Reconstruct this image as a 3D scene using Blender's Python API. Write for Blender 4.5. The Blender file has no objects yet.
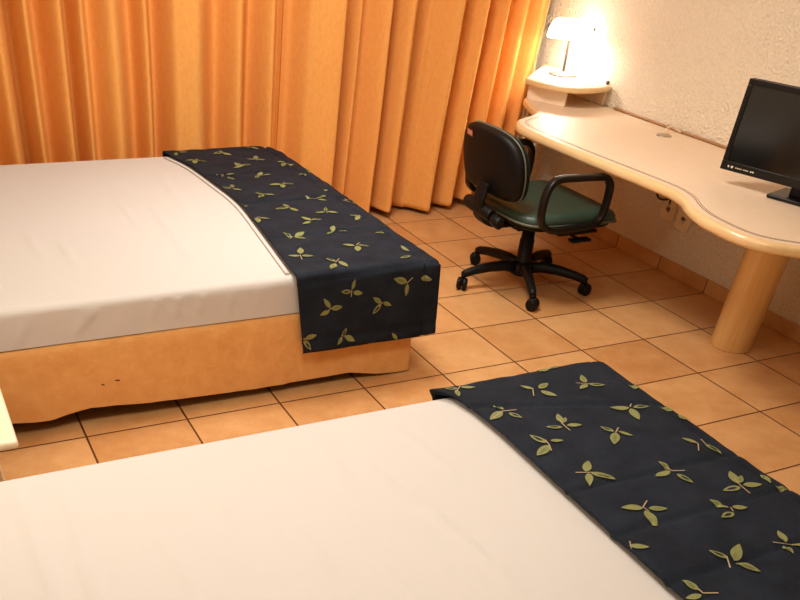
import bpy, bmesh, math, random
from mathutils import Vector, Matrix, noise
random.seed(7)
SPRIG_FAR=[([(-2.401,-0.14),(-2.39,-0.171)],[(-2.387,-0.149,-2.457,-0.182),(-2.392,-0.164,-2.361,-0.232),(-2.396,-0.163,-2.396,-0.125)]),([(-2.264,-0.328),(-2.266,-0.358)],[(-2.264,-0.328,-2.317,-0.323),(-2.264,-0.328,-2.218,-0.353),(-2.262,-0.322,-2.232,-0.242)]),([(-2.38,-0.431),(-2.375,-0.452)],[(-2.387,-0.45,-2.405,-0.373),(-2.382,-0.437,-2.433,-0.454),(-2.38,-0.431,-2.331,-0.433)]),([(-2.584,-0.287),(-2.564,-0.261)],[(-2.588,-0.286,-2.635,-0.282),(-2.578,-0.279,-2.535,-0.323),(-2.586,-0.292,-2.61,-0.369)]),([(-2.219,-0.111),(-2.204,-0.108)],[(-2.219,-0.111,-2.253,-0.072),(-2.207,-0.104,-2.178,-0.142),(-2.198,-0.089,-2.156,-0.071)]),([(-2.639,-0.116),(-2.632,-0.12)],[(-2.623,-0.119,-2.574,-0.119),(-2.637,-0.125,-2.656,-0.173)]),([(-2.53,-0.586),(-2.546,-0.61)],[(-2.534,-0.586,-2.556,-0.545),(-2.515,-0.59,-2.469,-0.581),(-2.522,-0.621,-2.498,-0.661)]),([(-2.357,-0.625),(-2.333,-0.625)],[(-2.357,-0.625,-2.318,-0.564),(-2.36,-0.624,-2.388,-0.666),(-2.333,-0.625,-2.291,-0.623)]),([(-2.557,-0.802),(-2.555,-0.828)],[(-2.561,-0.801,-2.601,-0.774),(-2.558,-0.815,-2.524,-0.848),(-2.553,-0.791,-2.539,-0.738)]),([],[(-2.645,-0.936,-2.621,-0.879)]),([(-2.446,-0.928),(-2.434,-0.914)],[(-2.446,-0.928,-2.474,-0.889),(-2.437,-0.923,-2.398,-0.951),(-2.449,-0.934,-2.49,-0.983)]),([(-2.634,-1.087),(-2.63,-1.106)],[(-2.636,-1.086,-2.624,-1.016),(-2.633,-1.094,-2.579,-1.085)]),([(-2.605,-1.255),(-2.582,-1.239)],[(-2.612,-1.264,-2.649,-1.271),(-2.588,-1.248,-2.546,-1.277),(-2.599,-1.257,-2.622,-1.329)]),([(-2.132,-0.415),(-2.105,-0.391)],[(-2.132,-0.415,-2.171,-0.401),(-2.138,-0.429,-2.18,-0.494),(-2.122,-0.411,-2.096,-0.453)]),([],[(-2.11,-0.651,-2.159,-0.666),(-2.11,-0.651,-2.105,-0.619)]),([(-2.292,-0.786),(-2.272,-0.757)],[(-2.299,-0.785,-2.364,-0.788),(-2.283,-0.775,-2.241,-0.806),(-2.293,-0.789,-2.322,-0.87)]),([(-2.404,-1.144),(-2.402,-1.158)],[(-2.406,-1.151,-2.475,-1.156),(-2.402,-1.14,-2.417,-1.102),(-2.402,-1.158,-2.383,-1.213)]),([(-2.238,-1.039),(-2.219,-1.051)],[(-2.238,-1.039,-2.259,-0.997),(-2.216,-1.044,-2.156,-1.004),(-2.218,-1.056,-2.185,-1.088)]),([(-2.258,-1.245),(-2.262,-1.271)],[(-2.265,-1.243,-2.319,-1.256),(-2.255,-1.246,-2.208,-1.269),(-2.256,-1.234,-2.239,-1.193)]),([(-2.381,-1.356),(-2.367,-1.349)],[(-2.381,-1.356,-2.404,-1.296),(-2.373,-1.347,-2.326,-1.349),(-2.388,-1.365,-2.436,-1.384)]),([(-2.134,-1.333),(-2.123,-1.324)],[(-2.138,-1.332,-2.172,-1.323),(-2.139,-1.342,-2.175,-1.395)]),([],[(-2.062,-1.106,-2.033,-1.113),(-2.074,-1.115,-2.1,-1.084),(-2.077,-1.078,-2.07,-1.045)]),([],[(-2.046,-0.499,-2.032,-0.569)]),([],[(-2.12,-0.886,-2.099,-0.912)]),([(-2.56,-1.542),(-2.527,-1.502)],[(-2.534,-1.51,-2.563,-1.473),(-2.521,-1.504,-2.467,-1.485),(-2.53,-1.527,-2.496,-1.57)]),([(-2.593,-1.738),(-2.604,-1.788)],[(-2.597,-1.746,-2.644,-1.733),(-2.59,-1.748,-2.543,-1.762),(-2.587,-1.731,-2.56,-1.662)]),([(-2.353,-1.515),(-2.328,-1.51)],[(-2.344,-1.512,-2.383,-1.535),(-2.343,-1.498,-2.312,-1.448),(-2.328,-1.51,-2.283,-1.528)]),([(-2.318,-1.696),(-2.294,-1.674)],[(-2.327,-1.699,-2.373,-1.671),(-2.307,-1.693,-2.271,-1.722),(-2.316,-1.706,-2.363,-1.804)]),([(-2.46,-1.83),(-2.492,-1.864)],[(-2.489,-1.857,-2.507,-1.808),(-2.471,-1.853,-2.46,-1.917),(-2.496,-1.872,-2.561,-1.954)]),([(-2.149,-1.351),(-2.13,-1.334)],[(-2.145,-1.341,-2.171,-1.316),(-2.132,-1.34,-2.11,-1.372),(-2.145,-1.359,-2.179,-1.398)]),([(-2.11,-1.533),(-2.132,-1.563)],[(-2.121,-1.578,-2.175,-1.584)]),([],[(-2.135,-1.823,-2.136,-1.756),(-2.154,-1.878,-2.206,-1.882)]),([(-2.458,-2.006),(-2.461,-2.033)],[(-2.462,-2.014,-2.505,-2.01),(-2.452,-2.018,-2.407,-2.026),(-2.456,-2.006,-2.442,-1.971)]),([(-2.55,-2.066),(-2.561,-2.076)],[(-2.552,-2.065,-2.581,-2.028),(-2.55,-2.068,-2.499,-2.067),(-2.555,-2.077,-2.598,-2.09)]),([(-2.314,-2.07),(-2.334,-2.081)],[(-2.322,-2.072,-2.361,-2.046),(-2.312,-2.072,-2.272,-2.088),(-2.322,-2.076,-2.362,-2.111)]),([(-2.677,-2.17),(-2.662,-2.17)],[(-2.668,-2.172,-2.615,-2.162),(-2.673,-2.177,-2.642,-2.219)]),([(-2.503,-2.184),(-2.483,-2.187)],[(-2.503,-2.184,-2.48,-2.151),(-2.489,-2.184,-2.441,-2.21),(-2.499,-2.19,-2.525,-2.213)]),([],[(-2.238,-2.228,-2.266,-2.2)]),([(-2.204,-2.009),(-2.177,-1.99)],[(-2.203,-2.005,-2.266,-1.986),(-2.2,-2.011,-2.206,-2.059)]),([],[(-2.139,-1.995,-2.083,-2.008)])]
SPRIG_NEAR=[([(-2.592,-2.988),(-2.559,-2.958)],[(-2.574,-2.967,-2.616,-2.961),(-2.561,-2.964,-2.516,-2.98),(-2.584,-2.977,-2.599,-3.017)]),([(-2.373,-3.093),(-2.35,-3.053)],[(-2.351,-3.056,-2.379,-3.026),(-2.332,-3.062,-2.28,-3.038),(-2.335,-3.075,-2.304,-3.122)]),([(-2.573,-3.169),(-2.52,-3.143),(-2.477,-3.153)],[(-2.513,-3.136,-2.524,-3.094),(-2.522,-3.142,-2.585,-3.173),(-2.508,-3.157,-2.489,-3.2)]),([(-2.385,-3.247),(-2.393,-3.275),(-2.397,-3.313)],[(-2.388,-3.258,-2.367,-3.211),(-2.404,-3.286,-2.451,-3.268),(-2.386,-3.283,-2.341,-3.297),(-2.386,-3.265,-2.358,-3.24)]),([(-2.503,-3.336),(-2.508,-3.363),(-2.518,-3.388)],[(-2.51,-3.351,-2.524,-3.289),(-2.492,-3.346,-2.452,-3.355),(-2.508,-3.363,-2.577,-3.396)]),([(-2.218,-2.945),(-2.199,-2.941)],[(-2.22,-2.942,-2.246,-2.922),(-2.208,-2.942,-2.167,-2.949),(-2.213,-2.949,-2.26,-2.957)]),([(-2.193,-3.07),(-2.153,-3.089)],[(-2.16,-3.077,-2.139,-3.027),(-2.162,-3.09,-2.207,-3.108),(-2.156,-3.088,-2.108,-3.113)]),([(-2.096,-3.231),(-2.125,-3.257)],[(-2.129,-3.259,-2.189,-3.238),(-2.118,-3.263,-2.067,-3.278),(-2.129,-3.265,-2.152,-3.335)]),([(-2.246,-3.348),(-2.274,-3.37)],[(-2.275,-3.364,-2.291,-3.32),(-2.261,-3.366,-2.232,-3.4),(-2.274,-3.37,-2.325,-3.426)]),([],[(-1.998,-3.156,-2.028,-3.128)]),([(-2.019,-3.275),(-2.019,-3.295)],[(-2.002,-3.317,-2.019,-3.281),(-2.002,-3.341,-1.992,-3.391)]),([(-2.11,-3.541),(-2.081,-3.508),(-2.085,-3.494)],[(-2.08,-3.504,-2.103,-3.463),(-2.06,-3.515,-2.047,-3.57)]),([(-2.051,-3.489),(-2.059,-3.517)],[]),([(-2.519,-3.502),(-2.472,-3.523)],[(-2.49,-3.51,-2.446,-3.465),(-2.483,-3.522,-2.429,-3.563),(-2.488,-3.52,-2.519,-3.564)]),([(-2.258,-3.566),(-2.257,-3.594),(-2.218,-3.604)],[(-2.252,-3.584,-2.257,-3.538),(-2.261,-3.591,-2.319,-3.597),(-2.254,-3.61,-2.238,-3.66)]),([(-2.116,-3.688),(-2.128,-3.723),(-2.129,-3.758)],[(-2.128,-3.712,-2.095,-3.651),(-2.133,-3.728,-2.188,-3.719),(-2.119,-3.723,-2.064,-3.74),(-2.121,-3.71,-2.084,-3.684)]),([],[(-2.018,-3.734,-2.011,-3.69),(-2.031,-3.755,-1.993,-3.776)]),([(-2.423,-3.683),(-2.452,-3.701),(-2.45,-3.723)],[(-2.453,-3.704,-2.51,-3.683),(-2.44,-3.71,-2.395,-3.731),(-2.457,-3.715,-2.469,-3.781)]),([(-2.232,-3.791),(-2.238,-3.806)],[(-2.236,-3.789,-2.259,-3.74),(-2.225,-3.79,-2.185,-3.806),(-2.241,-3.811,-2.293,-3.818)]),([(-2.578,-3.802),(-2.606,-3.83)],[(-2.591,-3.815,-2.55,-3.842)]),([(-2.395,-3.942),(-2.419,-3.98)],[(-2.396,-3.949,-2.422,-3.908),(-2.384,-3.957,-2.322,-3.914),(-2.385,-3.965,-2.357,-4.018)]),([(-2.242,-3.945),(-2.195,-3.968)],[(-2.207,-3.956,-2.186,-3.911),(-2.22,-3.961,-2.23,-4.0),(-2.198,-3.965,-2.167,-3.996)]),([(-2.552,-4.011),(-2.551,-4.026),(-2.519,-4.041)],[(-2.553,-4.014,-2.562,-3.97),(-2.557,-4.029,-2.6,-4.022)])]
C = bpy.context.scene.collection
PI = math.pi

# ------------------------------------------------------------------ materials
def srgb(r, g, b):
    f = lambda c: (c/255/12.92) if c/255 <= .04045 else ((c/255+.055)/1.055)**2.4
    return (f(r), f(g), f(b), 1)

def mat(name, col, rough=.5, noise_amt=0, noise_scale=20, bump=0, bump_scale=200, metal=0,
        col2=None, spec=.5, transl=0, emit=0, coat=0, stretch=None, sheen=0):
    m = bpy.data.materials.new(name); m.use_nodes = True
    nt = m.node_tree; N = nt.nodes; L = nt.links
    b = N['Principled BSDF']
    b.inputs['Base Color'].default_value = col
    b.inputs['Roughness'].default_value = rough
    b.inputs['Metallic'].default_value = metal
    b.inputs['Specular IOR Level'].default_value = spec
    b.inputs['Coat Weight'].default_value = coat
    b.inputs['Coat Roughness'].default_value = .15
    b.inputs['Sheen Weight'].default_value = sheen
    tc = N.new('ShaderNodeTexCoord')
    src = tc.outputs['Object']
    if stretch:
        mp = N.new('ShaderNodeMapping'); mp.inputs['Scale'].default_value = stretch
        L.new(src, mp.inputs['Vector']); src = mp.outputs['Vector']
    if col2 is not None:
        nz = N.new('ShaderNodeTexNoise'); nz.inputs['Scale'].default_value = noise_scale
        nz.inputs['Detail'].default_value = 5; nz.inputs['Roughness'].default_value = .65
        L.new(src, nz.inputs['Vector'])
        rp = N.new('ShaderNodeValToRGB')
        rp.color_ramp.elements[0].position = .35; rp.color_ramp.elements[1].position = .68
        rp.color_ramp.elements[0].color = col; rp.color_ramp.elements[1].color = col2
        L.new(nz.outputs['Fac'], rp.inputs['Fac']); L.new(rp.outputs['Color'], b.inputs['Base Color'])
    if bump:
        n2 = N.new('ShaderNodeTexNoise'); n2.inputs['Scale'].default_value = bump_scale
        n2.inputs['Detail'].default_value = 4
        L.new(src, n2.inputs['Vector'])
        bp = N.new('ShaderNodeBump'); bp.inputs['Strength'].default_value = bump
        bp.inputs['Distance'].default_value = .01
        L.new(n2.outputs['Fac'], bp.inputs['Height']); L.new(bp.outputs['Normal'], b.inputs['Normal'])
    if transl:
        tr = N.new('ShaderNodeBsdfTranslucent'); mx = N.new('ShaderNodeMixShader')
        mx.inputs['Fac'].default_value = transl
        if col2 is not None: L.new(rp.outputs['Color'], tr.inputs['Color'])
        else: tr.inputs['Color'].default_value = col
        L.new(b.outputs['BSDF'], mx.inputs[1]); L.new(tr.outputs['BSDF'], mx.inputs[2])
        L.new(mx.outputs['Shader'], N['Material Output'].inputs['Surface'])
    if emit:
        b.inputs['Emission Color'].default_value = (1, .93, .82, 1)
        b.inputs['Emission Strength'].default_value = emit
    return m

def tile_mat(name, c1, c2, grout, T, lw, two_d=True, rough=.35):
    m = bpy.data.materials.new(name); m.use_nodes = True
    nt = m.node_tree; N = nt.nodes; L = nt.links; b = N['Principled BSDF']
    tc = N.new('ShaderNodeTexCoord'); sp = N.new('ShaderNodeSeparateXYZ')
    L.new(tc.outputs['Object'], sp.inputs['Vector'])
    def math_(op, a, bb=None):
        n = N.new('ShaderNodeMath'); n.operation = op
        for i, v in enumerate((a, bb)):
            if v is None: continue
            if isinstance(v, (int, float)): n.inputs[i].default_value = v
            else: L.new(v, n.inputs[i])
        return n.outputs[0]
    def dist(ax):
        d = math_('DIVIDE', sp.outputs[ax], T)
        f = math_('FRACT', math_('ADD', d, 100.5))
        return math_('ABSOLUTE', math_('SUBTRACT', f, .5)), math_('FLOOR', math_('ADD', d, 100))
    dx, ix = dist('X'); dy, iy = dist('Y')
    dm = math_('MINIMUM', dx, dy) if two_d else dy
    mr = N.new('ShaderNodeMapRange'); mr.inputs['From Min'].default_value = lw*.45/T
    mr.inputs['From Max'].default_value = lw*.75/T
    L.new(dm, mr.inputs['Value'])
    cb = N.new('ShaderNodeCombineXYZ'); L.new(ix, cb.inputs[0]); L.new(iy, cb.inputs[1])
    wn = N.new('ShaderNodeTexWhiteNoise'); L.new(cb.outputs[0], wn.inputs['Vector'])
    nz = N.new('ShaderNodeTexNoise'); nz.inputs['Scale'].default_value = 5
    nz.inputs['Detail'].default_value = 8; nz.inputs['Roughness'].default_value = .75
    L.new(tc.outputs['Object'], nz.inputs['Vector'])
    mixv = math_('ADD', math_('MULTIPLY', nz.outputs['Fac'], .85), math_('MULTIPLY', wn.outputs['Value'], .2))
    rp = N.new('ShaderNodeValToRGB')
    rp.color_ramp.elements[0].position = .36; rp.color_ramp.elements[0].color = c1
    rp.color_ramp.elements[1].position = .7; rp.color_ramp.elements[1].color = c2
    L.new(mixv, rp.inputs['Fac'])
    mx = N.new('ShaderNodeMix'); mx.data_type = 'RGBA'
    L.new(mr.outputs[0], mx.inputs['Factor']); mx.inputs['A'].default_value = grout
    L.new(rp.outputs['Color'], mx.inputs['B']); L.new(mx.outputs['Result'], b.inputs['Base Color'])
    b.inputs['Roughness'].default_value = rough
    n2 = N.new('ShaderNodeTexNoise'); n2.inputs['Scale'].default_value = 60
    L.new(tc.outputs['Object'], n2.inputs['Vector'])
    h = math_('ADD', mr.outputs[0], math_('MULTIPLY', n2.outputs['Fac'], .12))
    bp = N.new('ShaderNodeBump'); bp.inputs['Strength'].default_value = .35; bp.inputs['Distance'].default_value = .003
    L.new(h, bp.inputs['Height']); L.new(bp.outputs['Normal'], b.inputs['Normal'])
    return m

M = {}
M['floor'] = tile_mat('terracotta_tile', srgb(190, 134, 80), srgb(214, 166, 112), srgb(84, 42, 20), .4, .0065)
M['skirting'] = tile_mat('skirting_tile', srgb(190, 134, 80), srgb(212, 164, 110), srgb(98, 56, 30), .4, .006, False)
M['plaster'] = mat('rough_plaster', srgb(243, 226, 198), .9, bump=1, bump_scale=75, col2=srgb(251, 240, 220), noise_scale=70, spec=.2)
for n_ in M['plaster'].node_tree.nodes:
    if n_.type == 'BUMP': n_.inputs['Distance'].default_value = .022
M['paint'] = mat('plain_paint', srgb(228, 212, 184), .9, bump=.2, bump_scale=90)
M['curtain'] = mat('orange_curtain', srgb(241, 166, 86), .85, col2=srgb(246, 178, 100), noise_scale=60, bump=.15, bump_scale=500, transl=.1, spec=.1, stretch=(1, 1, .6))
M['selvage'] = mat('pale_curtain_edge', srgb(244, 214, 160), .85, transl=.3, spec=.15)
M['skirt'] = mat('orange_valance', srgb(214, 156, 92), .85, col2=srgb(222, 168, 104), noise_scale=14, bump=.45, bump_scale=26, spec=.15)
M['stain'] = mat('dark_stain', srgb(80, 50, 28), .9)
M['sheet'] = mat('white_sheet', srgb(198, 193, 188), .8, bump=.16, bump_scale=11, spec=.2)
M['quilt'] = mat('navy_quilt', srgb(21, 27, 37), .8, col2=srgb(32, 39, 50), noise_scale=9, bump=.5, bump_scale=320, spec=.15)
M['leaf'] = mat('leaf_thread', srgb(108, 112, 60), .7, col2=srgb(132, 132, 78), noise_scale=160)
M['leaf_dark'] = mat('leaf_shade', srgb(98, 106, 52), .7)
M['stem'] = mat('stem_thread', srgb(166, 142, 108), .7)
M['beech'] = mat('pale_beech', srgb(241, 214, 182), .45, col2=srgb(246, 223, 196), noise_scale=7, stretch=(9, 1, 9), bump=.03)
M['beech_edge'] = mat('beech_nosing', srgb(228, 192, 138), .28, col2=srgb(236, 204, 154), noise_scale=9, stretch=(6, 1, 6), coat=.4)
M['beech_leg'] = mat('beech_column', srgb(220, 176, 112), .3, col2=srgb(228, 188, 126), noise_scale=8, stretch=(7, 7, .6), coat=.3)
M['inlay'] = mat('dark_inlay', srgb(120, 88, 60), .4)
M['batten'] = mat('brown_batten', srgb(176, 128, 84), .5)  # own brown of the thin strip along the wall
M['black'] = mat('black_plastic', srgb(12, 11, 11), .5, spec=.22, bump=.08, bump_scale=300)
M['black_gloss'] = mat('black_gloss', srgb(13, 11, 10), .3, spec=.3)
M['armpad'] = mat('arm_plastic', srgb(17, 15, 14), .4, spec=.3)
M['green'] = mat('green_vinyl', srgb(38, 60, 50), .40, col2=srgb(48, 72, 60), noise_scale=30, bump=.12, bump_scale=120)
M['green_back'] = mat('dark_green_vinyl', srgb(14, 18, 16), .6, spec=.22, bump=.12, bump_scale=120)
M['piping'] = mat('grey_piping', srgb(96, 98, 84), .5)
M['badge'] = mat('orange_badge', srgb(196, 92, 50), .5)
M['pale'] = mat('pale_print', srgb(222, 214, 200), .6)
M['screen'] = mat('lcd_screen', srgb(12, 11, 11), .12, spec=.6)
M['shade'] = mat('opal_glass', srgb(250, 246, 238), .3, emit=7)
M['chrome'] = mat('brushed_metal', srgb(196, 186, 172), .3, metal=.9)
M['darkmetal'] = mat('dark_metal', srgb(86, 80, 74), .4, metal=.6)
M['lampmetal'] = mat('lamp_metal', srgb(104, 96, 88), .45, metal=.35)
M['paper'] = mat('white_paper', srgb(246, 243, 236), .8)
M['outlet'] = mat('cream_plastic', srgb(238, 218, 182), .45)
M['cable'] = mat('dark_cable', srgb(44, 32, 24), .5)
M['palecable'] = mat('pale_cable', srgb(222, 200, 170), .5)
M['cream'] = mat('cream_lacquer', srgb(238, 224, 196), .35, col2=srgb(232, 216, 184), noise_scale=12, coat=.2)
M['bulb'] = mat('lit_bulb', srgb(255, 240, 215), .4, emit=25)

# ------------------------------------------------------------------ mesh helpers
class MB:
    def __init__(s): s.bm = bmesh.new(); s.mats = []
    def mi(s, m):
        if m not in s.mats: s.mats.append(m)
        return s.mats.index(m)
    def face(s, pts, m, smooth=False):
        vs = [s.bm.verts.new(p) for p in pts]
        f = s.bm.faces.new(vs); f.material_index = s.mi(m); f.smooth = smooth; return f
    def grid(s, P, m, closed_u=False, closed_v=False, smooth=True):
        V = [[s.bm.verts.new(p) for p in row] for row in P]
        nu, nv = len(V), len(V[0]); k = s.mi(m)
        for i in range(nu if closed_u else nu-1):
            for j in range(nv if closed_v else nv-1):
                f = s.bm.faces.new((V[i][j], V[(i+1) % nu][j], V[(i+1) % nu][(j+1) % nv], V[i][(j+1) % nv]))
                f.material_index = k; f.smooth = smooth
        return V
    def cap(s, vs, m, smooth=False):
        f = s.bm.faces.new(vs); f.material_index = s.mi(m); f.smooth = smooth
    def box(s, x0, x1, y0, y1, z0, z1, m, bev=0, seg=2, mtx=None):
        r = bmesh.ops.create_cube(s.bm, size=1)
        vs = r['verts']
        for v in vs:
            v.co = Vector(((x0+x1)/2+v.co.x*(x1-x0), (y0+y1)/2+v.co.y*(y1-y0), (z0+z1)/2+v.co.z*(z1-z0)))
        fs = set(f for v in vs for f in v.link_faces); k = s.mi(m)
        for f in fs: f.material_index = k
        if bev:
            es = list(set(e for v in vs for e in v.link_edges))
            rb = bmesh.ops.bevel(s.bm, geom=es, offset=bev, segments=seg, profile=.5, affect='EDGES')
            for f in rb['faces']: f.smooth = True; f.material_index = k
            vs = list(set(v for f in rb['faces'] for v in f.verts) | set(v for v in vs if v.is_valid))
        if mtx:
            for v in vs: v.co = mtx @ v.co
        return vs
    def lathe(s, prof, m, loc=(0, 0, 0), n=32, mtx=None, sx=1, sy=1):
        rows = []
        for r, z in prof:
            row = []
            for k in range(n):
                p = Vector((r*math.cos(2*PI*k/n)*sx, r*math.sin(2*PI*k/n)*sy, z))
                if mtx: p = mtx @ p
                row.append(p + Vector(loc))
            rows.append(row)
        V = s.grid(rows, m, closed_v=True)
        s.cap(V[0][::-1], m); s.cap(V[-1], m)
    def tube(s, pts, r, m, n=10, closed=False, sq=None):
        """sweep along pts; r number or list; sq=(w,h) gives a flat rounded section"""
        pts = [Vector(p) for p in pts]; np_ = len(pts); rows = []
        up = Vector((0, 0, 1)); prev = None
        for i, p in enumerate(pts):
            a = pts[(i-1) % np_] if (closed or i > 0) else p
            b = pts[(i+1) % np_] if (closed or i < np_-1) else p
            t = (b-a).normalized()
            if prev is None:
                s1 = t.cross(up)
                if s1.length < .05: s1 = t.cross(Vector((0, 1, 0)))
                s1.normalize()
            else:
                s1 = (prev - t*prev.dot(t)).normalized()
            prev = s1; s2 = t.cross(s1)
            rr = r[i] if isinstance(r, (list, tuple)) else r
            row = []
            for k in range(n):
                c, d = math.cos(2*PI*k/n), math.sin(2*PI*k/n)
                if sq:
                    e = .45
                    c = math.copysign(abs(c)**e, c)*sq[0]; d = math.copysign(abs(d)**e, d)*sq[1]
                row.append(p + s1*c*rr + s2*d*rr)
            rows.append(row)
        V = s.grid(rows, m, closed_u=closed, closed_v=True)
        if not closed: s.cap(V[0][::-1], m); s.cap(V[-1], m)
    def prism(s, out, z0, z1, m, bev=0, seg=3, m_side=None):
        """extruded outline with rounded top and bottom edges"""
        n = len(out); o = [Vector((p[0], p[1])) for p in out]
        area = sum(o[i].x*o[(i+1) % n].y-o[(i+1) % n].x*o[i].y for i in range(n))
        if area < 0: o.reverse()
        def inset(d):
            r = []
            for i in range(n):
                e1 = (o[i]-o[i-1]).normalized(); e2 = (o[(i+1) % n]-o[i]).normalized()
                n1 = Vector((-e1.y, e1.x)); n2 = Vector((-e2.y, e2.x)); b = (n1+n2)
                b = b/max(.5, b.length_squared)*2 if b.length > 1e-6 else n1
                r.append(o[i]+b*d)
            return r
        lv = []
        if bev:
            for k in range(seg+1):
                a = PI/2*k/seg
                lv.append((bev*(1-math.sin(a)), z0+bev*(1-math.cos(a))))
            for k in range(seg+1):
                a = PI/2*k/seg
                lv.append((bev*(1-math.cos(a)), z1-bev*(1-math.sin(a))))
        else: lv = [(0, z0), (0, z1)]
        rows = []
        for d, z in lv:
            rows.append([Vector((p.x, p.y, z)) for p in inset(d)])
        V = s.grid(rows, m_side or m, closed_v=True, smooth=bool(bev))
        s.cap(V[0][::-1], m); s.cap(V[-1], m)
    def build(s, name, parent=None, recalc=True, loc=None):
        if recalc: bmesh.ops.recalc_face_normals(s.bm, faces=s.bm.faces)
        me = bpy.data.meshes.new(name); s.bm.to_mesh(me); s.bm.free()
        for m in s.mats: me.materials.append(m)
        o = bpy.data.objects.new(name, me); C.objects.link(o)
        if parent: o.parent = parent
        if loc: o.location = loc
        return o

def tag(o, label=None, cat=None, group=None, kind=None):
    for k, v in (('label', label), ('category', cat), ('group', group), ('kind', kind)):
        if v: o[k] = v
    return o
def thing(name, label, cat, loc=(0, 0, 0), rz=0, group=None):
    o = bpy.data.objects.new(name, None); C.objects.link(o); o.empty_display_size = .1
    o.location = loc; o.rotation_euler = (0, 0, rz)
    return tag(o, label, cat, group)

def smooth_path(pts, n=8, closed=False):
    P = [Vector(p) for p in pts]; out = []; k = len(P)
    rng = range(k) if closed else range(k-1)
    for i in rng:
        p0 = P[(i-1) % k] if closed or i > 0 else P[i]*2-P[i+1]
        p1, p2 = P[i], P[(i+1) % k]
        p3 = P[(i+2) % k] if closed or i+2 < k else P[i+1]*2-P[i]
        for j in range(n):
            t = j/n
            out.append(.5*((2*p1)+(p2-p0)*t+(2*p0-5*p1+4*p2-p3)*t*t+(3*p1-p0-3*p2+p3)*t**3))
    if not closed: out.append(P[-1])
    return out
def lerp_table(tab, x):
    if x <= tab[0][0]: return tab[0][1]
    for (a, va), (b, vb) in zip(tab, tab[1:]):
        if x <= b:
            t = (x-a)/(b-a); t = t*t*(3-2*t)
            return va+(vb-va)*t
    return tab[-1][1]
def fbm(x, y, z=0): return noise.noise(Vector((x, y, z)))

# ------------------------------------------------------------------ room shell
XL, YF, YB, H = -4.28, -5.7, .40, 2.5
b = MB(); b.box(XL-.1, .1, YF-.1, YB+.1, -.06, 0, M['floor']); tag(b.build('floor'), kind='structure')
b = MB(); b.box(XL-.1, .1, YF-.1, YB+.1, H, H+.06, M['paint']); tag(b.build('ceiling'), kind='structure')
b = MB(); b.box(0, .1, YF-.1, YB+.1, 0, H, M['plaster']); tag(b.build('wall_right'), kind='structure')
b = MB(); b.box(XL-.1, 0, YB, YB+.1, 0, H, M['plaster']); tag(b.build('wall_back'), kind='structure')
b = MB(); b.box(XL-.1, XL, YF-.1, YB, 0, H, M['paint']); tag(b.build('wall_left'), kind='structure')
b = MB(); b.box(XL, 0, YF-.1, YF, 0, H, M['paint']); tag(b.build('wall_front'), kind='structure')
b = MB(); b.box(-.011, 0, YF, YB, 0, .073, M['skirting'], .003, 2); tag(b.build('baseboard_right'), kind='structure')
b = MB(); b.box(XL, -.011, YB-.011, YB, 0, .073, M['skirting'], .003, 2); tag(b.build('baseboard_back'), kind='structure')

# ------------------------------------------------------------------ curtains
# fold table: (x on the drop, offset towards the room), ridge < 0 < valley
FOLDS = [(-4.24,.02),(-4.16,-.05),(-4.07,.05),(-3.99,-.04),(-3.90,.05),(-3.80,-.05),(-3.70,.045),(-3.60,-.05),(-3.50,.04),(-3.412,-.02),
 (-3.345,.045),(-3.285,-.045),(-3.225,.055),(-3.12,-.03),(-3.074,.055),(-3.016,-.03),(-2.968,.03),(-2.87,-.045),(-2.756,.06),(-2.70,-.025),
 (-2.635,.065),(-2.55,-.03),(-2.45,-.045),(-2.290,.06),(-2.20,-.035),(-2.092,.065),(-2.01,-.035),(-1.93,.055),(-1.887,.075)]
FOLDS2 = [(-1.885,.075),(-1.86,.06),(-1.78,-.03),(-1.61,-.06),(-1.53,.06),(-1.47,-.01),(-1.425,.035),(-1.322,-.055),(-1.26,.045),(-1.184,-.06),(-1.06,.04),(-.99,.01),
 (-.863,-.07),(-.79,.04),(-.66,-.06),(-.575,.04),(-.50,-.055),(-.425,.035),(-.345,-.045),(-.265,.03),(-.20,-.03),(-.135,.0)]
def ybase(x): return .215+.075*max(0, min(1, (x+1.0)/.8))
def sway(z): return .10*(min(z, 1.1)-.4)
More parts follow.
